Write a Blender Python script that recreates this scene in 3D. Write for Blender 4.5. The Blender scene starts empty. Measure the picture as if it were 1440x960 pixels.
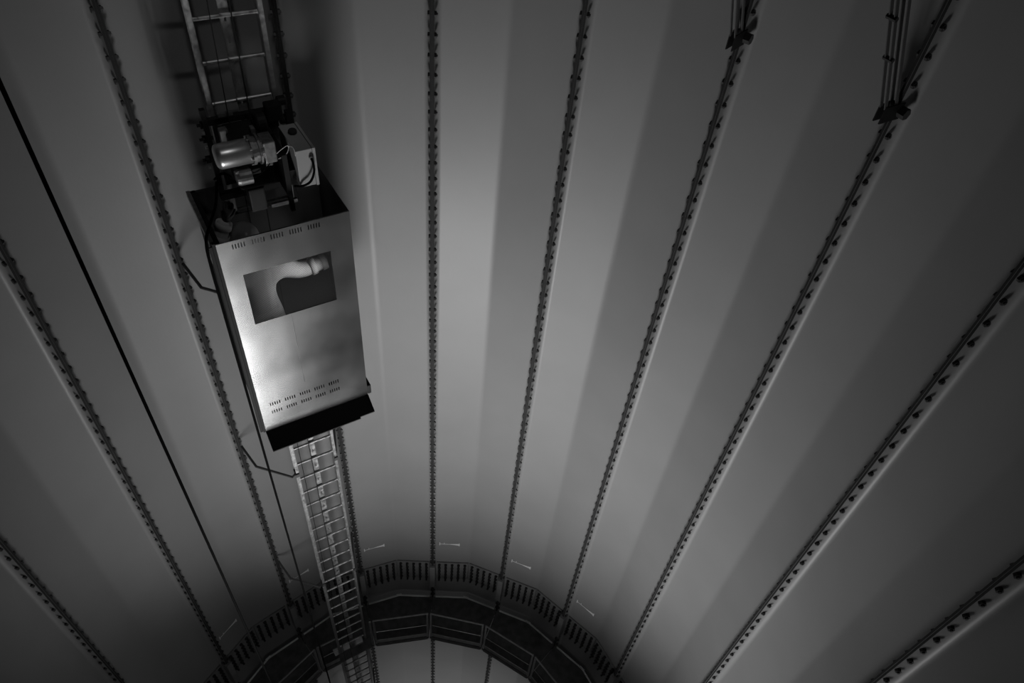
import bpy, bmesh, math, random
from mathutils import Vector, Matrix
random.seed(7)
scene = bpy.context.scene
COL = scene.collection
PI = math.pi
rad = math.radians

# ------------------------------------------------------------------ camera
H = 24.0                                   # the camera hangs 24 m above the tower floor
cam = bpy.data.objects.new('camera', bpy.data.cameras.new('camera'))
COL.objects.link(cam)
cam.data.sensor_width = 36.0
cam.data.lens = 36.0 * 1015.0 / 1440.0
cam.data.clip_start = 0.02
cam.data.clip_end = 200
Rv = Vector((0.993710294, -0.111981565, 0.0))
Fv = Vector((0.08011529, 0.71093295, -0.69868153))
Dv = Vector((-0.07823945, -0.69428702, -0.71543282))
M = Matrix((Rv, Fv, -Dv)).to_4x4()
M.translation = Vector((0, 0, H))
cam.matrix_world = M
scene.camera = cam

# ------------------------------------------------------------------ world, exposure
w = bpy.data.worlds.new('world'); scene.world = w; w.use_nodes = True
w.node_tree.nodes['Background'].inputs[0].default_value = (0.5, 0.5, 0.5, 1)
w.node_tree.nodes['Background'].inputs[1].default_value = 0.002
vs = scene.view_settings
vs.view_transform = 'Standard'; vs.look = 'None'; vs.exposure = 0.0; vs.gamma = 1.0
vs.use_curve_mapping = False

# ------------------------------------------------------------------ floodlights on the wall behind the camera (position, aim, watts, cone)
LAMPS = [        # position, aim, watts, light spread, panel height, panel width
    ((0.04, -0.64, H - 8.9), (0.05, 5.4, H - 5.8), 156, 98, 2.0, 1.5),
    ((0.08, -0.80, H - 16.8), (-0.3, 5.4, H - 17.0), 42, 84, 1.2, 0.5),
]

# ------------------------------------------------------------------ helpers
def tag(o, label=None, cat=None, group=None, kind=None):
    if label: o['label'] = label
    if cat: o['category'] = cat
    if group: o['group'] = group
    if kind: o['kind'] = kind
    return o

def empty(name, loc=(0, 0, 0), rotz=0.0, parent=None):
    o = bpy.data.objects.new(name, None)
    COL.objects.link(o); o.location = loc; o.rotation_euler = (0, 0, rotz)
    o.empty_display_size = 0.1
    if parent: o.parent = parent
    return o

def obj(name, bm, m, parent=None, smooth=False, world=True, origin=None):
    """link bm as one object; world=True: bm is in world space and the parent is unrotated"""
    bmesh.ops.recalc_face_normals(bm, faces=bm.faces)
    me = bpy.data.meshes.new(name)
    off = Vector((0, 0, 0))
    p = parent
    if world:
        while p:
            off += p.location; p = p.parent
    if origin is not None: off = Vector(origin)
    if off.length > 0: bmesh.ops.translate(bm, vec=-off, verts=bm.verts)
    bm.to_mesh(me); bm.free()
    if smooth:
        for f in me.polygons: f.use_smooth = True
    me.materials.append(m)
    o = bpy.data.objects.new(name, me)
    COL.objects.link(o)
    if parent: o.parent = parent
    if origin is not None: o.location = origin
    return o

def inst(name, me, parent, mat):
    o = bpy.data.objects.new(name, me)
    COL.objects.link(o); o.parent = parent; o.matrix_local = mat
    return o

def BM(): return bmesh.new()

def box(bm, x0, x1, y0, y1, z0, z1, xf=None, bev=0.0):
    r = bmesh.ops.create_cube(bm, size=1.0)
    vsx = r['verts']
    for v in vsx:
        v.co = Vector(((x0 + x1) / 2 + v.co.x * (x1 - x0), (y0 + y1) / 2 + v.co.y * (y1 - y0), (z0 + z1) / 2 + v.co.z * (z1 - z0)))
    if bev > 0:
        es = list({e for v in vsx for e in v.link_edges})
        rb = bmesh.ops.bevel(bm, geom=es, offset=bev, segments=2, affect='EDGES', profile=0.6)
        vsx = list({v for f in rb['faces'] for v in f.verts} | {v for v in vsx if v.is_valid})
    if xf is not None:
        for v in vsx: v.co = xf @ v.co
    return vsx

def bar(bm, p0, p1, w_, h_, up=Vector((0, 0, 1))):
    p0 = Vector(p0); p1 = Vector(p1); d = p1 - p0; L = d.length; d.normalize()
    s = d.cross(up)
    if s.length < 1e-4: s = d.cross(Vector((1, 0, 0)))
    s.normalize(); u = s.cross(d)
    m = Matrix((d, s, u)).transposed().to_4x4(); m.translation = p0
    box(bm, 0, L, -w_ / 2, w_ / 2, -h_ / 2, h_ / 2, m)

def tube(bm, pts, r, n=8, caps=True):
    pts = [Vector(p) for p in pts]
    rings = []
    nrm = None
    for i, p in enumerate(pts):
        if i == 0: d = pts[1] - p
        elif i == len(pts) - 1: d = p - pts[i - 1]
        else: d = (pts[i + 1] - p).normalized() + (p - pts[i - 1]).normalized()
        d.normalize()
        if nrm is None:
            nrm = d.orthogonal().normalized()
        nrm = (nrm - d * nrm.dot(d)).normalized()
        b = d.cross(nrm)
        rr = r[i] if isinstance(r, (list, tuple)) else r
        rings.append([bm.verts.new(p + (nrm * math.cos(2 * PI * k / n) + b * math.sin(2 * PI * k / n)) * rr) for k in range(n)])
    for a, b in zip(rings, rings[1:]):
        for k in range(n):
            bm.faces.new((a[k], a[(k + 1) % n], b[(k + 1) % n], b[k]))
    if caps:
        bm.faces.new(rings[0]); bm.faces.new(rings[-1])

def smooth_path(pts, n=6):
    pts = [Vector(p) for p in pts]; out = []
    for i in range(len(pts) - 1):
        p0 = pts[max(i - 1, 0)]; p1 = pts[i]; p2 = pts[i + 1]; p3 = pts[min(i + 2, len(pts) - 1)]
        for k in range(n):
            t = k / n
            out.append(0.5 * ((2 * p1) + (-p0 + p2) * t + (2 * p0 - 5 * p1 + 4 * p2 - p3) * t * t + (-p0 + 3 * p1 - 3 * p2 + p3) * t ** 3))
    out.append(pts[-1]); return out

def lathe(bm, prof, n, mat):
    """prof: (r, x) pairs revolved about the local x axis"""
    rings = []
    for r, x in prof:
        if r < 1e-6: rings.append([bm.verts.new(mat @ Vector((x, 0, 0)))])
        else: rings.append([bm.verts.new(mat @ Vector((x, r * math.cos(2 * PI * k / n), r * math.sin(2 * PI * k / n)))) for k in range(n)])
    for a, b in zip(rings, rings[1:]):
        for k in range(n):
            va = [a[k % len(a)], a[(k + 1) % len(a)]] if len(a) > 1 else [a[0]]
            vb = [b[(k + 1) % len(b)], b[k % len(b)]] if len(b) > 1 else [b[0]]
            f = va + vb
            if len(f) > 2: bm.faces.new(f)

def extrude_profile(bm, prof, z0, z1):
    a = [bm.verts.new((x, y, z0)) for x, y in prof]
    b = [bm.verts.new((x, y, z1)) for x, y in prof]
    n = len(prof)
    for i in range(n):
        bm.faces.new((a[i], a[(i + 1) % n], b[(i + 1) % n], b[i]))
    bm.faces.new(a); bm.faces.new(b)

def plate_holes(bm, x0, x1, z0, z1, holes, t, to):
    """flat plate in (x, z), thickness t, with rectangular holes; to(x, y, z) maps to space"""
    eps = 1e-6
    xs = sorted({round(v, 5) for v in [x0, x1] + [h[0] for h in holes] + [h[1] for h in holes]})
    zs = sorted({round(v, 5) for v in [z0, z1] + [h[2] for h in holes] + [h[3] for h in holes]})
    def solid(i, j):
        if i < 0 or j < 0 or i >= len(xs) - 1 or j >= len(zs) - 1: return False
        cx = (xs[i] + xs[i + 1]) / 2; cz = (zs[j] + zs[j + 1]) / 2
        return not any(h[0] - eps < cx < h[1] + eps and h[2] - eps < cz < h[3] + eps for h in holes)
    cache = {}
    def V(i, j, s):
        k = (i, j, s)
        if k not in cache: cache[k] = bm.verts.new(to(xs[i], s * t, zs[j]))
        return cache[k]
    for i in range(len(xs) - 1):
        for j in range(len(zs) - 1):
            if not solid(i, j): continue
            for s in (0, 1):
                bm.faces.new((V(i, j, s), V(i + 1, j, s), V(i + 1, j + 1, s), V(i, j + 1, s)))
            for di, dj, a, b in ((-1, 0, (i, j), (i, j + 1)), (1, 0, (i + 1, j), (i + 1, j + 1)), (0, -1, (i, j), (i + 1, j)), (0, 1, (i, j + 1), (i + 1, j + 1))):
                if not solid(i + di, j + dj):
                    bm.faces.new((V(*a, 0), V(*b, 0), V(*b, 1), V(*a, 1)))

# ------------------------------------------------------------------ materials
def mat(name, col, rough=0.5, metal=0.0, spec=0.5, crough=0.2, noise=0.0, scale=3.0, bump=0.0, bscale=60.0, rnoise=0.0, coat=0.0, stretch=(1, 1, 1)):
    m = bpy.data.materials.new(name); m.use_nodes = True
    nt = m.node_tree; b = nt.nodes['Principled BSDF']
    b.inputs['Base Color'].default_value = (col, col, col, 1) if not isinstance(col, tuple) else (*col, 1)
    b.inputs['Roughness'].default_value = rough; b.inputs['Metallic'].default_value = metal
    b.inputs['Specular IOR Level'].default_value = spec
    if coat: b.inputs['Coat Weight'].default_value = coat; b.inputs['Coat Roughness'].default_value = crough
    tc = nt.nodes.new('ShaderNodeTexCoord'); mp = nt.nodes.new('ShaderNodeMapping')
    mp.inputs['Scale'].default_value = stretch
    nt.links.new(tc.outputs['Object'], mp.inputs['Vector'])
    if noise > 0 or rnoise > 0:
        n = nt.nodes.new('ShaderNodeTexNoise'); n.inputs['Scale'].default_value = scale; n.inputs['Detail'].default_value = 6
        nt.links.new(mp.outputs['Vector'], n.inputs['Vector'])
        if noise > 0:
            mr = nt.nodes.new('ShaderNodeMapRange')
            c0 = col if not isinstance(col, tuple) else sum(col) / 3
            mr.inputs['From Min'].default_value = 0.3; mr.inputs['From Max'].default_value = 0.7
            mr.inputs['To Min'].default_value = c0 * (1 - noise); mr.inputs['To Max'].default_value = c0 * (1 + noise)
            nt.links.new(n.outputs['Fac'], mr.inputs['Value']); nt.links.new(mr.outputs['Result'], b.inputs['Base Color'])
        if rnoise > 0:
            mr2 = nt.nodes.new('ShaderNodeMapRange')
            mr2.inputs['From Min'].default_value = 0.3; mr2.inputs['From Max'].default_value = 0.7
            mr2.inputs['To Min'].default_value = rough - rnoise; mr2.inputs['To Max'].default_value = rough + rnoise
            nt.links.new(n.outputs['Fac'], mr2.inputs['Value']); nt.links.new(mr2.outputs['Result'], b.inputs['Roughness'])
    if bump > 0:
        n2 = nt.nodes.new('ShaderNodeTexNoise'); n2.inputs['Scale'].default_value = bscale; n2.inputs['Detail'].default_value = 4
        nt.links.new(mp.outputs['Vector'], n2.inputs['Vector'])
        bp = nt.nodes.new('ShaderNodeBump'); bp.inputs['Strength'].default_value = bump; bp.inputs['Distance'].default_value = 0.002
        nt.links.new(n2.outputs['Fac'], bp.inputs['Height']); nt.links.new(bp.outputs['Normal'], b.inputs['Normal'])
    return m

LIPM = mat('flange_primer', 0.02, 0.7, spec=0.15, noise=0.15, scale=8)
PAINT = mat('wall_paint', 0.18, 0.52, spec=0.45, coat=0.05, crough=0.3, noise=0.05, scale=1.3, bump=0.25, bscale=45)
BOLT = mat('blackened_bolt', 0.018, 0.5)
SPLICE = mat('splice_primer', 0.15, 0.6, noise=0.15, scale=6)
DECK = mat('dark_deck', 0.075, 0.75, noise=0.3, scale=9, bump=0.3, bscale=80)
ALU = mat('ladder_aluminium', 0.36, 0.42, metal=0.8, noise=0.25, scale=30, rnoise=0.12)
RIM = mat('pale_rim', 0.7, 0.4, noise=0.3, scale=3)
GALV = mat('galvanised_rail', 0.3, 0.45, metal=0.7, noise=0.2, scale=18)
STEEL = mat('brushed_stainless', 0.40, 0.24, metal=1.0, noise=0.08, scale=2.2, rnoise=0.03)
DSTEEL = mat('cabin_inner_sheet', 0.035, 0.5, metal=0.4, noise=0.1, scale=4)
MESHM = mat('perforated_sheet', 0.045, 0.7, spec=0.2)
BLACK = mat('black_painted_steel', 0.008, 0.6, spec=0.2)
RUBBER = mat('black_rubber', 0.022, 0.75, spec=0.3)
CABLE = mat('black_cable', 0.003, 0.8, spec=0.05)
ROPE = mat('steel_rope', 0.015, 0.7, spec=0.1)
MOTOR = mat('motor_casing', 0.5, 0.33, metal=0.8, noise=0.15, scale=8)
GEAR = mat('cast_gearbox', 0.16, 0.45, metal=0.6, noise=0.3, scale=30)
BOXM = mat('grey_enclosure', 0.34, 0.42, noise=0.05, scale=5)
WIRE = mat('pale_wire', 0.6, 0.45)
PRINT = mat('pale_print', 0.62, 0.5)
CONC = mat('floor_concrete', 0.12, 0.8, noise=0.2, scale=3)
CEIL = mat('underside_dark', 0.02, 0.8)
SKIN = mat('skin', (0.5, 0.34, 0.26), 0.5)
GLOVE = mat('dark_glove', 0.03, 0.7)
HELM = mat('helmet_shell', 0.32, 0.3)
BANDM = mat('reflective_band', 0.8, 0.4)
BRACE = mat('dark_brace_steel', 0.10, 0.4, metal=0.5)
EMIT = bpy.data.materials.new('lamp_lens'); EMIT.use_nodes = True
EMIT.node_tree.nodes['Principled BSDF'].inputs['Emission Color'].default_value = (1, 1, 1, 1)
EMIT.node_tree.nodes['Principled BSDF'].inputs['Emission Strength'].default_value = 3.0

# ------------------------------------------------------------------ tower geometry (plan)
C = Vector((-0.616, 2.213)); R = 3.32; PH0 = -4.4
def U(ph): return Vector((math.sin(rad(ph)), math.cos(rad(ph))))
def T(ph): return Vector((math.cos(rad(ph)), -math.sin(rad(ph))))
def W(ph, d, g):                           # d inward from the wall, g along the wall (clockwise) from the seam at ph
    p = C + U(ph) * (R - d) + T(ph) * g
    return (p.x, p.y)
def W3(ph, d, g, depth): x, y = W(ph, d, g); return Vector((x, y, H - depth))
LIP, LT = 0.100, 0.0175
HALF = R * math.tan(rad(10))
def panel_profile(k):
    a = PH0 + 20 * k; b = a + 20
    def side(ph, s):
        pts = [(LIP, 0.002), (LIP, LT), (0.055, LT)]
        for i in range(1, 7):
            t = i / 6 * PI / 2
            pts.append((0.055 - 0.055 * math.sin(t), LT + 0.055 * (1 - math.cos(t))))
        return [W(ph, d, s * g) for d, g in pts]
    inner = side(a, 1)
    # crease, rounded
    p0 = Vector(W(a, 0, HALF - 0.035)); pc = Vector(W(a, 0, HALF)); p1 = Vector(W(b, 0, -(HALF - 0.035)))
    for i in range(6):
        t = i / 5
        q = p0 * (1 - t) ** 2 + pc * 2 * t * (1 - t) + p1 * t * t
        inner.append((q.x, q.y))
    inner += list(reversed(side(b, -1)))
    oc = C + U(a + 10) * ((R + 0.014) / math.cos(rad(10)))
    outer = [W(b, -0.014, -0.002), (oc.x, oc.y), W(a, -0.014, 0.002)]
    return inner + outer
wall = tag(empty('wall_round', (C.x, C.y, 0)), kind='structure')
PROF = {k: panel_profile(k) for k in range(-9, 9)}
for k in range(-9, 9):
    for d0, d1 in ((-0.5, 11.17), (11.174, H)):
        bm = BM(); extrude_profile(bm, PROF[k], H - d1, H - d0)
        o = obj('panel', bm, PAINT, wall, smooth=False)
        o.data.materials.append(LIPM)
        nn = len(PROF[k])
        for i, f in enumerate(o.data.polygons):
            f.use_smooth = abs(f.normal.z) < 0.5
            if i in (0, 22): f.material_index = 1
        o.data.set_sharp_from_angle(angle=rad(22))
def disc(name, z, m, t, kind='structure'):
    bm = BM()
    prof = [tuple(C + U(PH0 + 10 + 20 * k) * (R + 0.014) / math.cos(rad(10))) for k in range(18)]
    extrude_profile(bm, prof, z, z + t)
    return tag(obj(name, bm, m), kind=kind)
disc('floor', -0.06, CONC, 0.06)
disc('ceiling', H + 0.5, CEIL, 0.08)

# ------------------------------------------------------------------ bolts
def hexprism(bm, r, x0, x1, m=None, n=6):
    a = [Vector((x0, r * math.cos(2 * PI * k / n), r * math.sin(2 * PI * k / n))) for k in range(n)]
    b = [Vector((x1, v.y, v.z)) for v in a]
    if m is not None: a = [m @ v for v in a]; b = [m @ v for v in b]
    a = [bm.verts.new(v) for v in a]; b = [bm.verts.new(v) for v in b]
    for k in range(n): bm.faces.new((a[k], a[(k + 1) % n], b[(k + 1) % n], b[k]))
    bm.faces.new(a); bm.faces.new(b)
def seam_bolt_bm(m=None, bm=None):
    bm = bm or BM()
    for s in (-1, 1):
        g0 = LT * s
        hexprism(bm, 0.0205, g0, s * (LT + 0.017), m)
        if s > 0: hexprism(bm, 0.010, s * (LT + 0.017), s * (LT + 0.025), m, 6)
    return bm
def mesh_from(bm, name, m):
    bmesh.ops.recalc_face_normals(bm, faces=bm.faces)
    me = bpy.data.meshes.new(name); bm.to_mesh(me); bm.free(); me.materials.append(m); return me
BOLTME = mesh_from(seam_bolt_bm(), 'bolt', BOLT)
def seam_mat(ph, d, depth, base=Vector((0, 0, 0))):
    t = T(ph); u = U(ph)
    m = Matrix(((t.x, -u.x, 0, 0), (t.y, -u.y, 0, 0), (0, 0, 1, 0), (0, 0, 0, 1)))
    m.translation = W3(ph, d, 0, depth) - base
    return m
n_trim = 0
for k in range(-5, 7):
    ph = PH0 + 20 * k; n_trim += 1
    x, y = W(ph, 0.0, 0)
    root = tag(empty('trim_%d' % n_trim, (x, y, 0)), kind='structure')
    # cover strip behind the joint, so each seam has its own body
    bm = BM(); a = W3(ph, 0.0, 0, H); 
    prof = [W(ph, LIP - 0.004, -0.0018), W(ph, LIP - 0.004, 0.0018), W(ph, 0.0, 0.0018), W(ph, 0.0, -0.0018)]
    extrude_profile(bm, prof, 0.05, H + 0.45); obj('gasket', bm, RUBBER, root)
    j = 1
    while 0.6 + 0.16 * j < 10.88:
        inst('bolt', BOLTME, root, seam_mat(ph, 0.074, 0.6 + 0.16 * j, root.location)); j += 1
    for dd in (11.62, 11.78, 11.93):
        inst('bolt', BOLTME, root, seam_mat(ph, 0.074, dd, root.location))
    bm = BM(); dd = 12.2
    while dd < 20:
        seam_bolt_bm(seam_mat(ph, 0.074, dd), bm); dd += 0.16
    tag(obj('lower_bolts', bm, BOLT, root), kind='stuff')

# ------------------------------------------------------------------ bolted splice band round the tower
n_trim += 1
splice = tag(empty('trim_%d' % n_trim, (C.x, C.y, H - 11.45)), kind='structure')
sb = BM(); hexprism(sb, 0.023, 0.0, 0.028); hexprism(sb, 0.014, 0.028, 0.07)
STUD = mesh_from(sb, 'stud_bolt', BOLT)
sb2 = None
for k in range(-9, 9):
    a = PH0 + 20 * k
    for half, ph, s in ((0, a, 1), (1, a + 20, -1)):
        bm = BM()
        prof = [W(ph, 0.0, s * 0.062), W(ph, 0.0, s * (HALF - 0.004)), W(ph, 0.022, s * (HALF - 0.012)), W(ph, 0.022, s * 0.062)]
        extrude_profile(bm, prof, H - 11.45, H - 10.9)
        pl = obj('splice_plate', bm, SPLICE, splice)
        u = U(ph); t = T(ph)
        one = -3 <= k <= 2
        joined = BM() if not one else None
        for c in range(5):
            for r_ in range(5):
                m = Matrix(((-u.x, t.x, 0, 0), (-u.y, t.y, 0, 0), (0, 0, 1, 0), (0, 0, 0, 1)))
                m.translation = W3(ph, 0.0225, s * (0.105 + 0.103 * c), 10.955 + 0.11 * r_) - (splice.location if one else Vector((0, 0, 0)))
                if one: inst('bolt', STUD, pl, m)
                else:
                    hexprism(joined, 0.023, 0.0, 0.028, m); hexprism(joined, 0.014, 0.028, 0.07, m)
        if not one: tag(obj('splice_bolts', joined, BOLT, pl), kind='stuff')
    # inner cover plate over the seam at the band
    bm = BM(); prof = [W(a, 0.03, -0.046), W(a, 0.03, 0.046), W(a, 0.135, 0.040), W(a, 0.135, -0.040)]
    extrude_profile(bm, prof, H - 11.55, H - 10.86); obj('seam_strap', bm, SPLICE, splice)

# ------------------------------------------------------------------ stencil marks just above the band
MARKS = [(-3, 'faint pale stencil mark left of the dark vertical cable'), (-2, 'pale stencil mark behind the black cable left of the ladder foot'),
         (-1, 'pale stencil mark between the ladder and the upright centre seam'), (0, 'brightest pale stencil mark right of the centre seam above the bolt band'),
         (1, 'pale stencil mark on the second panel right of the centre seam'), (2, 'faint pale stencil mark on the third panel right of the centre seam')]
for k, lab in MARKS:
    ph = PH0 + 20 * k; bm = BM()
    def fl(g0, g1, z0, z1, z0b=None, z1b=None):
        z0b = z0 if z0b is None else z0b; z1b = z1 if z1b is None else z1b
        vsx = []
        for d in (0.0006, 0.0018):
            vsx.append([bm.verts.new(W3(ph, d, g, H - z)) for g, z in ((g0, z0), (g1, z0b), (g1, z1b), (g0, z1))])
        a, b = vsx
        bm.faces.new(a); bm.faces.new(b)
        for i in range(4): bm.faces.new((a[i], a[(i + 1) % 4], b[(i + 1) % 4], b[i]))
    zc = H - 10.33
    fl(0.10, 0.112, zc - 0.04, zc + 0.05)
    fl(0.112, 0.27, zc - 0.006, zc + 0.006)
    fl(0.17, 0.18, zc - 0.006, zc + 0.04)
    fl(0.27, 0.40, zc - 0.008, zc + 0.008, zc - 0.03, zc + 0.02)
    fl(0.40, 0.415, zc - 0.045, zc + 0.035)
    o = obj('stencil_mark', bm, PRINT, origin=W3(ph, 0, 0.1, 10.37))
    tag(o, lab, 'marking', 'stencil marks above the bolt band')

# ------------------------------------------------------------------ ring platform below
ZP = 12.0
plat = tag(empty('ring_platform', (C.x, C.y, H - ZP)), 'dark ring walkway with metal guard rail round the open well below the bolt band', 'platform')
def PR(ph, r, depth): p = C + U(ph) * r; return Vector((p.x, p.y, H - depth))
RI = 2.53; RO = 3.225
def poly_plate(name, pts, z0, z1, m, parent):
    bm = BM(); extrude_profile(bm, pts, z0, z1); return obj(name, bm, m, parent)
LADX = None
for k in range(-9, 9):
    a = PH0 + 20 * k; b = a + 20; g = 0.12
    if k != -2:
        pts = [tuple(PR(a + g, RI, 0).xy), tuple(PR(a + g, RO, 0).xy), tuple(PR(a + 10, RO / math.cos(rad(10)), 0).xy), tuple(PR(b - g, RO, 0).xy), tuple(PR(b - g, RI, 0).xy)]
        poly_plate('deck_panel', pts, H - ZP - 0.04, H - ZP, DECK, plat)
    else:                                   # the ladder passes through this one
        def q(t, s):                        # t along 0..1, s inner..outer 0..1
            if t <= 0.5: o_ = PR(a + g, RO, 0).lerp(PR(a + 10, RO / math.cos(rad(10)), 0), t * 2)
            else: o_ = PR(a + 10, RO / math.cos(rad(10)), 0).lerp(PR(b - g, RO, 0), t * 2 - 1)
            i_ = PR(a + g, RI, 0).lerp(PR(b - g, RI, 0), t)
            return tuple(i_.lerp(o_, s).xy)
        for t0, t1, s0, s1 in ((0, 0.30, 0, 1), (0.82, 1, 0, 1), (0.3005, 0.8195, 0, 0.17), (0.3005, 0.8195, 0.35, 1)):
            pts = [q(t0, s0), q(t0, s1)] + ([q(0.5, s1)] if t0 < .5 < t1 else []) + [q(t1, s1), q(t1, s0)]
            poly_plate('deck_panel', pts, H - ZP - 0.04, H - ZP, DECK, plat)
    # outer rim: two upturned strips per panel meeting at a small clip on the crease
    cr = PR(a + 10, (RO) / math.cos(rad(10)), ZP - 0.015)
    for e0 in (PR(a + 0.9, RO, ZP - 0.015), PR(b - 0.9, RO, ZP - 0.015)):
        bm = BM(); bar(bm, e0, cr + (e0 - cr) * 0.03, 0.014, 0.045); obj('outer_rim', bm, RIM, plat)
    bm = BM(); bar(bm, cr + Vector((0, 0, 0.0)) - Vector((*(T(a + 10) * 0.045), 0)), cr + Vector((*(T(a + 10) * 0.045), 0)), 0.02, 0.055); obj('rim_clip', bm, RIM, plat)
    # guard rail
    ra = 2.555; zt = 11.14
    gap = 0.028 / ra * 57.3
    A0, B0 = PR(a + gap, ra, 0).xy, PR(b - gap, ra, 0).xy
    def at(t, depth): p = A0.lerp(B0, t); return Vector((p.x, p.y, H - depth))
    spans = [(0, 1)]
    if k == -2: spans = [(0, 0.33)]
    bm = BM(); box(bm, -.014, .014, -.014, .014, 0, ZP - zt, Matrix.Translation(at(0, ZP))); obj('post', bm, GALV, plat)
    bm = BM(); box(bm, -.014, .014, -.014, .014, 0, ZP - zt, Matrix.Translation(at(1, ZP))); obj('post', bm, GALV, plat)
    for t0, t1 in spans:
        bm = BM(); tube(bm, [at(t0, zt), at(t1, zt)], 0.013, 8); obj('top_rail', bm, GALV, plat)
        bm = BM(); tube(bm, [at(t0, (zt + ZP) / 2), at(t1, (zt + ZP) / 2)], 0.005, 6); obj('mid_rail', bm, GALV, plat)
        bm = BM(); bar(bm, at(t0, ZP - 0.06), at(t1, ZP - 0.06), 0.01, 0.10); obj('toe_board', bm, GALV, plat)
        bm = BM(); bar(bm, at(t0, ZP + 0.07), at(t1, ZP + 0.07), 0.03, 0.06); obj('edge_beam', bm, BLACK, plat)

# ------------------------------------------------------------------ lift frame of reference
O2 = Vector((-2.0343, 3.6553)); E2 = Vector((0.8202, 0.5721)).normalized(); N2 = Vector((0.5721, -0.8202)).normalized()
ROT = math.atan2(E2.y, E2.x)
def P(a, off, depth): p = O2 + E2 * a + N2 * off; return Vector((p.x, p.y, H - depth))
ZB = 5.20
LOC = P(0, 0, ZB)
def L(a, off, depth): return Vector((a, -off, ZB - depth))      # the same in the lift's own axes

# ------------------------------------------------------------------ ladder
lad = tag(empty('ladder', P(0.486, -0.69, 23.98), ROT), 'long aluminium ladder with slotted centre rail running up behind the steel lift cabin', 'ladder')
LB = 23.98
def LL(a, off, depth): return Vector((a - 0.486, -off - 0.69, LB - depth))
for a0, s in ((0.285, -1), (0.688, 1)):
    bm = BM()
    x0, x1 = sorted((a0, a0 + s * 0.006))
    box(bm, x0 - .486, x1 - .486, -0.032, 0.032, 0, LB + 0.45)
    for y in (-0.032, 0.026):
        x0, x1 = sorted((a0, a0 + s * 0.034)); box(bm, x0 - .486, x1 - .486, y, y + 0.006, 0, LB + 0.45)
    obj('stile', bm, ALU, lad, world=False)
rb = BM(); tube(rb, [(-0.200, 0, 0), (0.200, 0, 0)], 0.0135, 10)
for s in (-1, 1): hexprism(rb, 0.019, s * 0.199, s * 0.21)
RUNG = mesh_from(rb, 'rung', ALU)
d = 1.97 - 0.2832 * 8
while d < 23.8:
    if d > -0.45: inst('rung', RUNG, lad, Matrix.Translation(LL(0.486, -0.69, d)))
    d += 0.2832
bm = BM(); slots = []
z = 0.3
while z < LB + 0.3:
    slots.append((-0.0065, 0.0065, z, z + 0.045)); z += 0.1416
plate_holes(bm, -0.028, 0.028, 0, LB + 0.45, slots, 0.008, lambda x, y, z: (x, 0.016 + y, z))
for s in (-1, 1):
    box(bm, s * 0.028 - 0.003, s * 0.028 + 0.003, 0.016, 0.034, 0, LB + 0.45)
obj('centre_rail', bm, ALU, lad, world=False)
# wall brackets of the ladder
IROT = Matrix.Rotation(-ROT, 4, 'Z')
def lift_w2l(p, o): return IROT @ (Vector(p) - o.location)
def polar(az, r, depth): return Vector((r * math.sin(rad(az)), r * math.cos(rad(az)), H - depth))
for zc in (4.25, 6.88, 9.55, 14.8, 17.4):
    dz = 0
    left = [P(0.262, -0.69, zc + .05), P(0.20, -0.62, zc), polar(-31.3, 5.08, zc - .03), polar(-32.2, 5.36, zc - 0.1)]
    right = [P(0.71, -0.69, zc + .02), P(0.74, -0.74, zc + .02), polar(-21.2, 5.50, zc - 0.02)]
    for pts in (left, right):
        bm = BM(); tube(bm, [lift_w2l(p, lad) for p in pts], 0.014, 8)
        p0 = lift_w2l(pts[0], lad); box(bm, p0.x - .02, p0.x + .02, p0.y - .05, p0.y + .045, p0.z - .025, p0.z + .025)
        obj('wall_bracket', bm, BRACE, lad, world=False)
# splice joints of the ladder stiles
for zc in (7.35, 8.5, 12.9):
    for a0 in (0.268, 0.706):
        bm = BM(); p0 = LL(a0, -0.69, zc); box(bm, p0.x - .012, p0.x + .012, -.025, .025, p0.z - .12, p0.z + .12, bev=.004)
        obj('stile_joint', bm, BRACE, lad, world=False)

# ------------------------------------------------------------------ ropes and cables
def line_thing(name, pts, r, m, label, cat, n=8, smooth=True, group=None):
    bm = BM(); tube(bm, pts, r, n)
    o = obj(name, bm, m, smooth=True, origin=Vector(pts[-1])); tag(o, label, cat, group); return o
line_thing('steel_rope', [P(0.385, -0.5, -0.45), P(0.365, -.5, 1.8), P(0.343, -.5, 2.5), P(.31, -.5, 6.0), P(.298, -.5, 8.2), P(.295, -.5, 23.9)], 0.0036, ROPE,
           'thin steel rope crossing the rungs left of the ladder centre', 'rope')
line_thing('steel_rope', [P(0.50, -0.5, -0.45), P(0.49, -.5, 1.8), P(0.484, -.5, 2.5), P(.42, -.5, 6.0), P(.41, -.5, 8.2), P(.405, -.5, 23.9)], 0.0046, ROPE,
           'thicker steel rope crossing the rungs near the ladder centre rail', 'rope')
line_thing('hanging_cable', [polar(-39.75, 3.6, -0.45), polar(-39.7, 3.6, 8), polar(-39.6, 3.6, 23.9)], 0.0105, CABLE,
           'black cable hanging straight down the tower left of the lift, clear of it', 'cable')
cp = [P(0.16, -0.42, 2.95), P(0.10, -0.30, 3.05), P(0.0, -0.12, 3.09), P(-0.045, -0.05, 3.14), P(-0.060, -0.03, 3.3), P(-0.062, -0.03, 3.8)]
pts = smooth_path(cp, 5) + [P(-0.062, -0.03, 5.3), P(-0.062, -0.03, 7), P(-0.062, -0.03, 23.9)]
line_thing('trailing_cable', pts, 0.0105, CABLE, 'black power cable running down the left edge of the steel lift cabin', 'cable')

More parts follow.
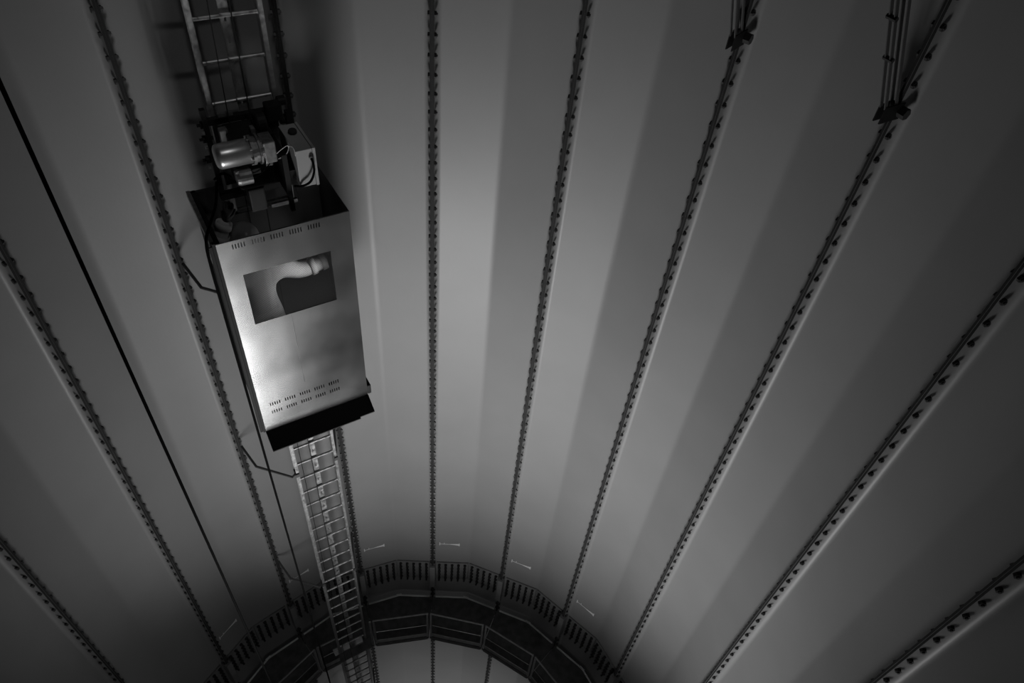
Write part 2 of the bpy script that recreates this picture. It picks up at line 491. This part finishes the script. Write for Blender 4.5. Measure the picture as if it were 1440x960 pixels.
# ------------------------------------------------------------------ service lift
lift = tag(empty('service_lift', LOC, ROT), 'tall stainless steel service lift cabin with drive motor and grey control box on top', 'lift')
def part(name, bm, m, parent=None, smooth=False):
    return obj(name, bm, m, parent or lift, smooth=smooth, world=False)
WID = 0.937; TOP = ZB - 3.15; DEP = 0.685
hol = []
for g0 in (0.100, 0.233, 0.362, 0.494, 0.626):
    for i in range(5): hol.append((g0 + i * 0.0195, g0 + i * 0.0195 + 0.0075, ZB - 3.218, ZB - 3.178))
for zz in (4.857, 4.958):
    for g0 in (0.085, 0.214, 0.343, 0.471, 0.600):
        for i in range(5): hol.append((g0 + i * 0.0195, g0 + i * 0.0195 + 0.0085, ZB - zz - 0.040, ZB - zz))
win = (0.125, 0.765, ZB - 3.943, ZB - 3.455)
bm = BM(); plate_holes(bm, 0, WID, 0.0, TOP, hol + [win], 0.003, lambda x, y, z: (x, y, z))
fp = part('front_panel', bm, STEEL)
bm = BM(); box(bm, 0.4, 0.4022, -0.0012, 0.0002, ZB - 4.74, ZB - 3.945); part('seam_line', bm, DSTEEL, fp)
bm = BM(); box(bm, 0.0, WID, -0.004, 0.006, TOP - 0.002, TOP + 0.003); part('top_edge', bm, STEEL, fp)
# perforated window: crossing diagonal strips
bm = BM(); wx0, wx1, wz0, wz1 = win; pitch = 0.0085; sw = 0.0021
def strips(sign, y):
    c = -1.2
    while c < 1.8:
        # line z - wz0 = sign*(x - wx0) + c
        pts = []
        for x in (wx0, wx1):
            z_ = wz0 + sign * (x - wx0) + c
            if wz0 <= z_ <= wz1: pts.append((x, z_))
        for z_ in (wz0, wz1):
            x = wx0 + sign * (z_ - wz0 - c)
            if wx0 < x < wx1: pts.append((x, z_))
        if len(pts) >= 2:
            (xa, za), (xb, zb) = pts[0], pts[1]
            if abs(xa - xb) > 0.004:
                dx = sw * 0.7071; 
                q = [(xa - dx * sign * 0, za - dx), (xb, zb - dx), (xb, zb + dx), (xa, za + dx)]
                vv = [bm.verts.new((x, y, z_)) for x, z_ in q]; bm.faces.new(vv)
                vv2 = [bm.verts.new((x, y + 0.0012, z_)) for x, z_ in q]; bm.faces.new(vv2)
                bm.faces.new((vv[2], vv[3], vv2[3], vv2[2]))
                bm.faces.new((vv[0], vv[1], vv2[1], vv2[0]))
        c += pitch * 1.4142
strips(1, 0.004); strips(-1, 0.0055)
tag(part('window_mesh', bm, MESHM), 'dark perforated window in the steel cabin front')
# sides, back, floor
bm = BM(); box(bm, 0.0, 0.004, 0.0035, DEP, 0.0, TOP); box(bm, -0.002, 0.03, 0.004, DEP, TOP - .02, TOP)
part('side_panel', bm, BLACK)
bm = BM(); box(bm, WID - 0.004, WID, 0.0035, DEP, 0.0, TOP); part('side_panel', bm, DSTEEL)
for x0, x1 in ((0.0045, 0.215), (0.755, WID - 0.0045)):
    bm = BM(); box(bm, x0, x1, DEP - 0.004, DEP, 0.0, TOP - 0.01); box(bm, x0, x1, DEP - 0.03, DEP - .0045, TOP - 0.04, TOP)
    part('back_panel', bm, DSTEEL)
bm = BM(); box(bm, 0.216, 0.754, 0.635, 0.641, 0.0, TOP - 0.25); part('back_panel', bm, DSTEEL)
bm = BM(); box(bm, 0.0045, WID - 0.0045, 0.004, 0.60, 0.005, 0.035); part('cabin_floor', bm, BLACK)
# black edge post and rubber gate seal on the left front corner
bm = BM(); box(bm, -0.022, -0.001, 0.0, 0.03, 0.0, TOP + 0.01); box(bm, -0.045, -0.023, 0.012, 0.024, 0.0, TOP - 0.02)
part('corner_post', bm, BLACK)
bm = BM(); box(bm, -0.03, -0.003, 0.035, DEP, TOP - 0.05, TOP + 0.005); part('side_rail', bm, GEAR)
for y in (0.18, 0.36, 0.54):
    bm = BM(); box(bm, 0.005, 0.02, y, y + 0.03, 0.05, TOP - 0.05); part('gate_bar', bm, BLACK)
for z0 in (TOP - 0.2, TOP - 0.45):
    bm = BM(); box(bm, 0.02, 0.03, 0.02, DEP - .03, z0, z0 + 0.02); part('gate_bar', bm, BLACK)
# entry ledge at the foot
bm = BM()
def skirt(x0, x1, a0, a1):                  # flares outwards and downwards
    vv = []
    for x in (x0, x1):
        for t in (a0, a1):
            for th in (0.0, 0.010): vv.append(bm.verts.new((x, -0.002 - 0.14 * t, 0.004 - 0.09 * t - th)))
    for f in ((0, 1, 3, 2), (4, 5, 7, 6), (0, 1, 5, 4), (2, 3, 7, 6), (0, 2, 6, 4), (1, 3, 7, 5)): bm.faces.new([vv[i] for i in f])
skirt(-0.004, WID + 0.004, 0, 1); skirt(-0.004, 0.80, 1, 1.10)
tag(part('entry_ledge', bm, RUBBER), 'black ledge along the foot of the cabin front')
bm = BM(); box(bm, WID + 0.001, WID + 0.035, -0.01, 0.12, 0.02, 0.13, bev=.006); part('bumper', bm, RUBBER)
# frame under the drive
bm = BM(); box(bm, 0.18, 0.215, 0.56, 0.60, ZB - 3.2, ZB - 2.5); box(bm, 0.735, 0.77, 0.56, 0.60, ZB - 3.2, ZB - 2.62); part('drive_frame', bm, BLACK)
bm = BM(); box(bm, 0.18, 0.77, 0.55, 0.60, ZB - 3.2, ZB - 3.15); part('drive_frame', bm, BLACK)
bm = BM(); box(bm, 0.22, 0.70, 0.585, 0.63, ZB - 2.63, ZB - 2.59); box(bm, 0.24, 0.68, 0.58, 0.585, ZB - 3.1, ZB - 2.64, bev=.0)
part('guide_carriage', bm, BLACK)
bm = BM(); box(bm, 0.29, 0.56, 0.34, 0.575, ZB - 3.02, ZB - 2.62, bev=0.02); part('gearbox', bm, BLACK)
bm = BM(); box(bm, 0.255, 0.31, 0.44, 0.5, ZB - 2.72, ZB - 2.60, bev=0.008); box(bm, .31, .43, .50, .52, ZB - 2.70, ZB - 2.68); part('bracket_plate', bm, GEAR)
# motor
mm = Matrix.Translation(L(0.0, -0.25, 2.665))
bm = BM()
lathe(bm, [(0, 0.163), (0.060, 0.163), (0.074, 0.170), (0.082, 0.186), (0.083, 0.2), (0.083, 0.385), (0.078, 0.392)], 32, mm)
lathe(bm, [(0.0, 0.392), (0.078, 0.392)], 32, mm)
for k in range(0, 32, 2):
    pass
motor = part('drive_motor', bm, MOTOR, smooth=True); motor.data.set_sharp_from_angle(angle=rad(40))
bm = BM()
lathe(bm, [(0, 0.388), (0.098, 0.388), (0.098, 0.408), (0.086, 0.410), (0.086, 0.432), (0.102, 0.434), (0.102, 0.448), (0.07, 0.452), (0.07, 0.47), (0, 0.47)], 24, mm)
gf = part('motor_flange', bm, GEAR)
for k in range(8):
    bm = BM(); t = k * PI / 4 + .2; hexprism(bm, 0.009, 0.375, 0.388, mm @ Matrix.Translation((0, .088 * math.cos(t), .088 * math.sin(t)))); part('bolt', bm, GALV, gf)
bm = BM(); box(bm, 0.465, 0.545, 0.19, 0.33, ZB - 2.755, ZB - 2.60, bev=.008); part('brake_housing', bm, GEAR)
bm = BM(); lathe(bm, [(0, 0.44), (0.06, 0.44), (0.07, 0.45), (0.07, 0.50), (0.05, 0.51), (0, 0.51)], 20, Matrix.Translation(L(0.05, -0.43, 2.58))); part('pulley', bm, BLACK)
bm = BM(); lathe(bm, [(0, 0.0), (0.05, 0.0), (0.055, 0.02), (0.055, 0.10), (0, 0.11)], 18, Matrix.Translation(L(0.26, -0.22, 2.83))); part('sensor_drum', bm, GEAR)
bm = BM(); box(bm, 0.345, 0.46, 0.38, 0.50, ZB - 3.24, ZB - 3.05, bev=.01); part('junction_box', bm, DSTEEL)
bm = BM(); box(bm, 0.52, 0.72, 0.55, 0.575, ZB - 3.36, ZB - 3.33); part('cross_bar', bm, GEAR)
for dd, sx in ((2.62, 0.185), (2.725, 0.18), (2.88, 0.168)):     # guide rollers gripping the left stile
    bm = BM(); q = L(sx, -0.60, dd)
    lathe(bm, [(0, -.02), (0.026, -.02), (0.026, .02), (0, .02)], 14, Matrix.Translation(q)); hexprism(bm, .01, -.04, .0, Matrix.Translation(q))
    box(bm, q.x - .0, q.x + .05, q.y - .006, q.y + .006, q.z - .012, q.z + .012)
    ro = part('guide_roller', bm, BLACK)
    bm = BM(); box(bm, q.x - .018, q.x - .002, q.y - .04, q.y - .027, q.z - .055, q.z - .03, bev=.003); part('roller_clip', bm, MOTOR, ro)
for dd, sx in ((2.56, 0.73), (2.70, 0.725)):
    bm = BM(); q = L(sx, -0.62, dd)
    lathe(bm, [(0, -.025), (0.035, -.025), (0.035, .025), (0, .025)], 14, Matrix.Translation(q)); ro = part('guide_roller', bm, BLACK)
    bm = BM(); hexprism(bm, .012, -.045, -.025, Matrix.Translation(q)); part('roller_clip', bm, MOTOR, ro)
bm = BM(); box(bm, .60, .71, .53, .62, ZB - 2.66, ZB - 2.54, bev=.012); part('limit_switch', bm, BLACK)
for i, (x0, y0, z0, sx, sy, sz) in enumerate(((.30, .30, 2.60, .05, .05, .03), (.44, .36, 2.58, .03, .05, .05), (.36, .22, 2.79, .07, .05, .04), (.48, .28, 2.80, .05, .04, .03), (.55, .40, 2.66, .04, .10, .07), (.28, .52, 2.52, .10, .02, .03))):
    bm = BM(); q = L(x0, -y0, z0); box(bm, q.x, q.x + sx, q.y, q.y + sy, q.z - sz, q.z, bev=.005); part('fitting', bm, GEAR if i % 2 else BLACK)
# dark side frame carrying the control box
bm = BM(); box(bm, 0.565, 0.60, 0.16, 0.56, ZB - 3.02, ZB - 2.70); box(bm, 0.57, 0.60, 0.16, 0.20, ZB - 3.15, ZB - 2.98); part('drive_frame', bm, BLACK)
# control box
bm = BM(); box(bm, 0.652, 0.765, 0.13, 0.49, ZB - 2.955, ZB - 2.672, bev=.004); cb = tag(part('control_box', bm, BOXM), 'light grey control box beside the motor')
bm = BM(); box(bm, 0.767, 0.786, 0.126, 0.494, ZB - 2.96, ZB - 2.668, bev=.003); part('lid', bm, BOXM, cb)
bm = BM(); lathe(bm, [(0, 0), (0.026, 0), (0.030, 0.006), (0.030, 0.022), (0.024, 0.03), (0, 0.03)], 20, Matrix.Translation((0.712, 0.36, ZB - 2.672)) @ Matrix.Rotation(-PI / 2, 4, 'Y'))
tag(part('knob', bm, RUBBER, cb, smooth=False), 'round black knob')
bm = BM(); hexprism(bm, .013, 0, 0.02, Matrix.Translation((0.748, 0.13, ZB - 2.735)) @ Matrix.Rotation(-PI / 2, 4, 'Z'), 10); part('cable_gland', bm, GALV, cb)
bm = BM(); tube(bm, smooth_path([(0.748, 0.112, ZB - 2.735), (0.752, 0.095, ZB - 2.77), (0.748, 0.09, ZB - 2.83), (0.715, 0.095, ZB - 2.90), (0.66, 0.11, ZB - 2.93), (0.62, 0.16, ZB - 2.95)], 6), 0.0085, 8)
part('control_cable', bm, CABLE, cb, smooth=True)
bm = BM(); box(bm, 0.60, 0.6515, 0.20, 0.42, ZB - 2.93, ZB - 2.85); part('drive_frame', bm, BLACK)
# pale wires in a loop, loose wires
bm = BM()
tube(bm, smooth_path([(0.545, 0.20, ZB - 2.70), (0.575, 0.18, ZB - 2.665), (0.612, 0.17, ZB - 2.64), (0.625, 0.18, ZB - 2.66), (0.60, 0.17, ZB - 2.70), (0.548, 0.19, ZB - 2.735)], 6), 0.0028, 6)
tube(bm, smooth_path([(0.62, 0.18, ZB - 2.65), (0.645, 0.14, ZB - 2.645), (0.648, 0.125, ZB - 2.70)], 5), 0.0025, 6)
part('wire_loop', bm, WIRE, smooth=True)
bm = BM()
tube(bm, smooth_path([(0.30, 0.22, ZB - 2.80), (0.38, 0.20, ZB - 2.84), (0.47, 0.21, ZB - 2.79), (0.52, 0.24, ZB - 2.75)], 5), 0.0035, 6)
part('motor_cable', bm, CABLE, smooth=True); bm = BM()
tube(bm, smooth_path([(0.15, 0.42, ZB - 2.93), (0.2, 0.36, ZB - 2.86), (0.24, 0.30, ZB - 2.86)], 5), 0.009, 6)
part('motor_cable', bm, CABLE, smooth=True)

# fill lamp added inside the front panel, beside the window, to light the person
bm = BM(); box(bm, 0.80, 0.90, 0.0035, 0.025, ZB - 3.86, ZB - 3.70, bev=.004); cl = part('cabin_fill_light', bm, BLACK)
bm = BM(); box(bm, 0.81, 0.89, 0.0255, 0.029, ZB - 3.85, ZB - 3.71); part('lens', bm, EMIT, cl)
ld = bpy.data.lights.new('cabin_fill', 'AREA'); ld.energy = 0.8; ld.shape = 'RECTANGLE'; ld.size = 0.1; ld.size_y = 0.14; ld.spread = rad(100)
lo = bpy.data.objects.new('cabin_fill', ld); COL.objects.link(lo); lo.parent = lift
lo.location = (0.85, 0.045, ZB - 3.78)
lo.rotation_euler = Vector((-0.85, 0.45, -0.06)).to_track_quat('-Z', 'Y').to_euler()

# ------------------------------------------------------------------ the person in the cabin, seen through the mesh, back turned, left arm raised
FL = P(0.25, -0.36, ZB - 0.036)
person = tag(empty('person', FL, ROT), 'person in helmet and reflective work suit inside the lift cabin, one arm raised', 'person')
SUIT = bpy.data.materials.new('work_suit'); SUIT.use_nodes = True
nt = SUIT.node_tree; bs = nt.nodes['Principled BSDF']; bs.inputs['Roughness'].default_value = 0.8
tc = nt.nodes.new('ShaderNodeTexCoord'); sp = nt.nodes.new('ShaderNodeSeparateXYZ'); nt.links.new(tc.outputs['Object'], sp.inputs[0])
def mth(op, a, b=None):
    n = nt.nodes.new('ShaderNodeMath'); n.operation = op
    for i, v in enumerate((a, b)):
        if v is None: continue
        if isinstance(v, (int, float)): n.inputs[i].default_value = v
        else: nt.links.new(v, n.inputs[i])
    return n.outputs[0]
ax = mth('ABSOLUTE', sp.outputs['X'])
st = mth('LESS_THAN', mth('ABSOLUTE', mth('SUBTRACT', ax, 0.085)), 0.024)
st = mth('MULTIPLY', st, mth('GREATER_THAN', sp.outputs['Z'], 0.98)); st = mth('MULTIPLY', st, mth('LESS_THAN', sp.outputs['Z'], 1.5))
wb = mth('LESS_THAN', mth('ABSOLUTE', mth('SUBTRACT', sp.outputs['Z'], 1.03)), 0.026)
wb = mth('MULTIPLY', wb, mth('LESS_THAN', ax, 0.25))
lb = mth('LESS_THAN', mth('ABSOLUTE', mth('SUBTRACT', sp.outputs['Z'], 0.33)), 0.026)
msk = mth('MAXIMUM', mth('MAXIMUM', st, wb), lb)
mx = nt.nodes.new('ShaderNodeMix'); mx.data_type = 'RGBA'
nt.links.new(msk, mx.inputs[0]); mx.inputs[6].default_value = (0.72, 0.72, 0.72, 1); mx.inputs[7].default_value = (0.85, 0.85, 0.85, 1)
nt.links.new(mx.outputs[2], bs.inputs['Base Color'])
def skin_obj(name, verts, edges, radii, m, parent, root=0, sub=2):
    me = bpy.data.meshes.new(name); me.from_pydata([Vector(v) for v in verts], edges, []); me.materials.append(m)
    o = bpy.data.objects.new(name, me); COL.objects.link(o); o.parent = parent
    o.modifiers.new('skin', 'SKIN')
    if not me.skin_vertices: 
        bpy.context.view_layer.objects.active = o
    sv = me.skin_vertices[0].data
    for i, r in enumerate(radii):
        sv[i].radius = r if isinstance(r, tuple) else (r, r)
        sv[i].use_root = (i == root)
    s = o.modifiers.new('sub', 'SUBSURF'); s.levels = sub; s.render_levels = sub
    o.modifiers['skin'].use_smooth_shade = True
    return o
V = [(0, 0, .96), (0, 0, 1.12), (0, -.01, 1.30), (0, 0, 1.43), (0, .005, 1.52),            # pelvis .. neck base
     (.10, 0, .90), (.115, .015, .50), (.12, 0, .10),                                        # right leg 5-7
     (-.10, 0, .90), (-.115, .015, .50), (-.12, 0, .10),                                     # left leg 8-10
     (.175, 0, 1.42), (.36, .02, 1.28), (.60, .02, 1.31),                                    # right arm 11-13, stretched out level
     (-.175, 0, 1.43), (-.215, .02, 1.68), (-.10, .03, 1.92),                                # left arm 14-16, raised
     (.125, .13, .045), (-.125, .13, .045), (.12, -.03, .045), (-.12, -.03, .045)]
Ed = [(0, 1), (1, 2), (2, 3), (3, 4), (0, 5), (5, 6), (6, 7), (0, 8), (8, 9), (9, 10), (3, 11), (11, 12), (12, 13), (3, 14), (14, 15), (15, 16), (7, 19), (19, 17), (10, 20), (20, 18)]
Rr = [(.15, .11), (.145, .105), (.165, .115), (.13, .095), (.06, .06), (.095, .095), (.068, .068), (.052, .052), (.095, .095), (.068, .068), (.052, .052),
      (.085, .085), (.074, .074), (.050, .050), (.085, .085), (.068, .068), (.046, .046), (.04, .035), (.04, .035), (.045, .045), (.045, .045)]
skin_obj('body', V, Ed, Rr, SUIT, person)
# head with face
bm = BM()
bmesh.ops.create_uvsphere(bm, u_segments=24, v_segments=18, radius=1.0)
for v in bm.verts:
    x, y, z_ = v.co
    jaw = 1 - 0.28 * max(0, -z_) ** 1.2
    v.co = Vector((x * .075 * jaw, y * .095 * (1 - 0.15 * max(0, -z_)) + 0.004, z_ * .118))
    if y > .6 and abs(x) < .22 and -.25 < z_ < .15: v.co.y += .018 * (1 - abs(x) / .22)      # nose
    if y > .5 and .15 < abs(x) < .5 and .05 < z_ < .25: v.co.y -= .008                       # eye sockets
    if y > .6 and abs(x) < .35 and -.5 < z_ < -.38: v.co.y += .004
for s in (-1, 1):
    r = bmesh.ops.create_uvsphere(bm, u_segments=8, v_segments=6, radius=1.0)
    for v in r['verts']: v.co = Vector((s * .076 + v.co.x * .010, v.co.y * .02 - .005, v.co.z * .03))
tube(bm, [(0, -.01, -.19), (0, 0, -.06)], [.058, .055], 14)
bmesh.ops.translate(bm, vec=(0, .015, 1.655), verts=bm.verts)
head = obj('head', bm, SKIN, person, smooth=True, world=False)
for s in (-1, 1):
    bm = BM(); bmesh.ops.create_uvsphere(bm, u_segments=10, v_segments=8, radius=.012); bmesh.ops.translate(bm, vec=(s * .028, .097, 1.67), verts=bm.verts); obj('eye', bm, WIRE, head, smooth=True, world=False)
bm = BM()
prof = [(0.0, .165), (.04, .158), (.08, .135), (.108, .09), (.118, .04), (.120, .0), (.114, -.004), (.108, 0.0)]
n = 28; rings = []
for r_, z_ in prof:
    rings.append([bm.verts.new((0, 0, z_))] if r_ == 0 else [bm.verts.new((r_ * .92 * math.cos(2 * PI * k / n), r_ * 1.1 * math.sin(2 * PI * k / n) + (0.03 if (z_ <= 0 and math.sin(2 * PI * k / n) > .5) else 0), z_)) for k in range(n)])
for a, b in zip(rings, rings[1:]):
    for k in range(n):
        if len(a) == 1: bm.faces.new((a[0], b[k], b[(k + 1) % n]))
        else: bm.faces.new((a[k], a[(k + 1) % n], b[(k + 1) % n], b[k]))
bmesh.ops.translate(bm, vec=(0, .01, 1.69), verts=bm.verts)
tag(obj('helmet', bm, HELM, person, smooth=True, world=False), 'rounded grey helmet')
def sleeve(p0, p1, r0, r1):
    bm = BM(); tube(bm, [p0, p1], [r0, r1], 18, caps=False)
    o = obj('reflective_band', bm, BANDM, person, smooth=True, world=False)
    sd = o.modifiers.new('t', 'SOLIDIFY'); sd.thickness = 0.004; return o
def lerp(a, b, t): return Vector(a).lerp(Vector(b), t)
for (a, b, r0, r1) in ((V[15], V[16], .074, .056), (V[12], V[13], .080, .060)):
    for t in (0.34, 0.72):
        sleeve(lerp(a, b, t), lerp(a, b, t + 0.18), r0 + (r1 - r0) * t, r0 + (r1 - r0) * (t + .18))
def hand(wrist, direction, palm_n, curl, side):
    d = Vector(direction).normalized(); nrm = Vector(palm_n); nrm = (nrm - d * nrm.dot(d)).normalized(); s = d.cross(nrm) * side
    w0 = Vector(wrist)
    vs_, ed, rr = [w0 - d * .03, w0 + d * .02, w0 + d * .06], [(0, 1), (1, 2)], [(.03, .026), (.036, .022), (.040, .020)]
    for i, (off, ln) in enumerate(((-.030, .068), (-.010, .078), (.011, .073), (.031, .058))):
        base = w0 + d * .085 + s * off; vs_.append(base); ed.append((2, len(vs_) - 1)); rr.append((.0105, .0105))
        ang = 0; p = base; prev = len(vs_) - 1
        for j, f in enumerate((.45, .32, .23)):
            ang += curl[j]; dirv = d * math.cos(ang) + nrm * math.sin(ang); p = p + dirv * ln * f
            vs_.append(p); ed.append((prev, len(vs_) - 1)); prev = len(vs_) - 1; rr.append((.0095 - .0008 * j,) * 2)
    tb = w0 + d * .03 - s * .036; vs_.append(tb); ed.append((1, len(vs_) - 1)); rr.append((.014, .014)); prev = len(vs_) - 1
    for k_, (a_, b_, c_) in enumerate(((.028, -.016, .012), (.022, -.004, .016))):
        tb = tb + d * a_ + s * b_ + nrm * c_; vs_.append(tb); ed.append((prev, len(vs_) - 1)); rr.append((.0105, .0105)); prev = len(vs_) - 1
    return skin_obj('glove', vs_, ed, rr, GLOVE, person, root=1)
hand(V[16], Vector(V[16]) - Vector(V[15]), (0, 1, 0), (.6, .9, .7), 1)
hand(V[13], Vector(V[13]) - Vector(V[12]), (0, .4, -1), (.5, .8, .6), 1)

# ------------------------------------------------------------------ braces of the platform overhead
for k, lab in ((2, 'dark twin-bar brace clamped to the fourth bolted seam from the lift, at the top edge'), (3, 'dark twin-bar brace clamped to the seam nearest the top right corner')):
    ph = PH0 + 20 * k
    root = tag(empty('platform_brace', W3(ph, LIP, 0, 1.9)), lab, 'brace', 'braces clamped to the seams')
    for r0, z0 in ((3.10, 1.84), (3.21, 1.88)):
        for g in (-0.016, 0.016):
            q0 = PR(ph, r0, z0) + Vector((*(T(ph) * g), 0)); q1 = PR(ph, r0 - 0.54 * (z0 + .48), -0.48) + Vector((*(T(ph) * g), 0))
            bm = BM(); bar(bm, q0, q1, 0.006, 0.022); obj('brace_bar', bm, BRACE, root)
    for r0, z0 in ((2.93, 1.53), (2.80, 1.30)):
        bm = BM(); q0 = PR(ph, r0, z0); t = T(ph)
        m = Matrix(((t.x, -U(ph).x, 0, q0.x), (t.y, -U(ph).y, 0, q0.y), (0, 0, 1, q0.z), (0, 0, 0, 1)))
        hexprism(bm, 0.014, -.03, .03, m); obj('brace_bolt', bm, BOLT, root)
    bm = BM(); m = seam_mat(ph, 0.075, 1.88); hexprism(bm, 0.034, 0.024, 0.07, m); hexprism(bm, 0.034, -0.06, -0.024, m); obj('clamp_bolt', bm, BOLT, root)
    bm = BM(); box(bm, -0.024, -0.0165, -0.01, 0.16, -0.05, 0.05, seam_mat(ph, 0.07, 1.88)); box(bm, 0.0165, 0.024, -0.01, 0.16, -0.05, 0.05, seam_mat(ph, 0.07, 1.88)); obj('clamp_plate', bm, BLACK, root)

# ------------------------------------------------------------------ floodlights
for i, (loc, aim, watts, spread, hh, ww) in enumerate(LAMPS):
    p = Vector(loc); dv = (Vector(aim) - p).normalized()
    root = tag(empty('floodlight', p - dv * 0.1), ['upper', 'lower'][i] + ' tall wall floodlight behind the viewpoint, aimed across the tower', 'lamp')
    s = dv.cross(Vector((0, 0, 1))).normalized(); u = s.cross(dv)
    m = Matrix((dv, s, u)).transposed().to_4x4(); m.translation = p
    bm = BM(); box(bm, -0.10, -0.01, -ww / 2 - .02, ww / 2 + .02, -hh / 2 - .04, hh / 2 + .04, m, bev=.01); obj('housing', bm, BLACK, root)
    bm = BM(); box(bm, -0.0095, -0.004, -ww / 2, ww / 2, -hh / 2, hh / 2, m); obj('lens', bm, EMIT, root)
    bw = C + (p.xy - C).normalized() * (R - 0.002)
    for e in (-0.3, 0.3):
        q = p - dv * 0.095 + u * hh * e
        bm = BM(); tube(bm, [q, Vector((bw.x, bw.y, q.z))], 0.012, 8); obj('arm', bm, BLACK, root)
    ld = bpy.data.lights.new('flood', 'AREA'); ld.energy = watts; ld.shape = 'RECTANGLE'; ld.size = ww; ld.size_y = hh; ld.spread = rad(spread)
    lo = bpy.data.objects.new('flood', ld); COL.objects.link(lo); lo.parent = root
    lo.location = p + dv * 0.01 - root.location
    lo.rotation_euler = dv.to_track_quat('-Z', 'Y').to_euler()

p = P(0.9, 1.6, -0.30); aim = P(0.45, -0.6, 2.1); dv = (aim - p).normalized()  # out-of-view fill lamp, added to brighten the ladder top and drive
root = tag(empty('ladder_fill_lamp', p), 'unseen fill lamp added under the platform overhead, aimed at the top of the ladder', 'lamp')
s = dv.cross(Vector((0, 0, 1))).normalized(); u = s.cross(dv)
m = Matrix((dv, s, u)).transposed().to_4x4(); m.translation = p
bm = BM(); lathe(bm, [(0, -0.12), (0.035, -0.12), (0.05, -0.04), (0.055, 0.0), (0.05, 0.0), (0.045, -0.02), (0, -0.02)], 20, m); obj('housing', bm, BLACK, root)
bm = BM(); tube(bm, [p - dv * 0.10, Vector((p.x - dv.x * .1, p.y - dv.y * .1, H + 0.5))], 0.008, 8); obj('arm', bm, BLACK, root)
ld = bpy.data.lights.new('work', 'SPOT'); ld.energy = 42; ld.spot_size = rad(36); ld.spot_blend = 1.0; ld.shadow_soft_size = 0.04
lo = bpy.data.objects.new('work', ld); COL.objects.link(lo); lo.parent = root
lo.location = dv * 0.01; lo.rotation_euler = dv.to_track_quat('-Z', 'Y').to_euler()
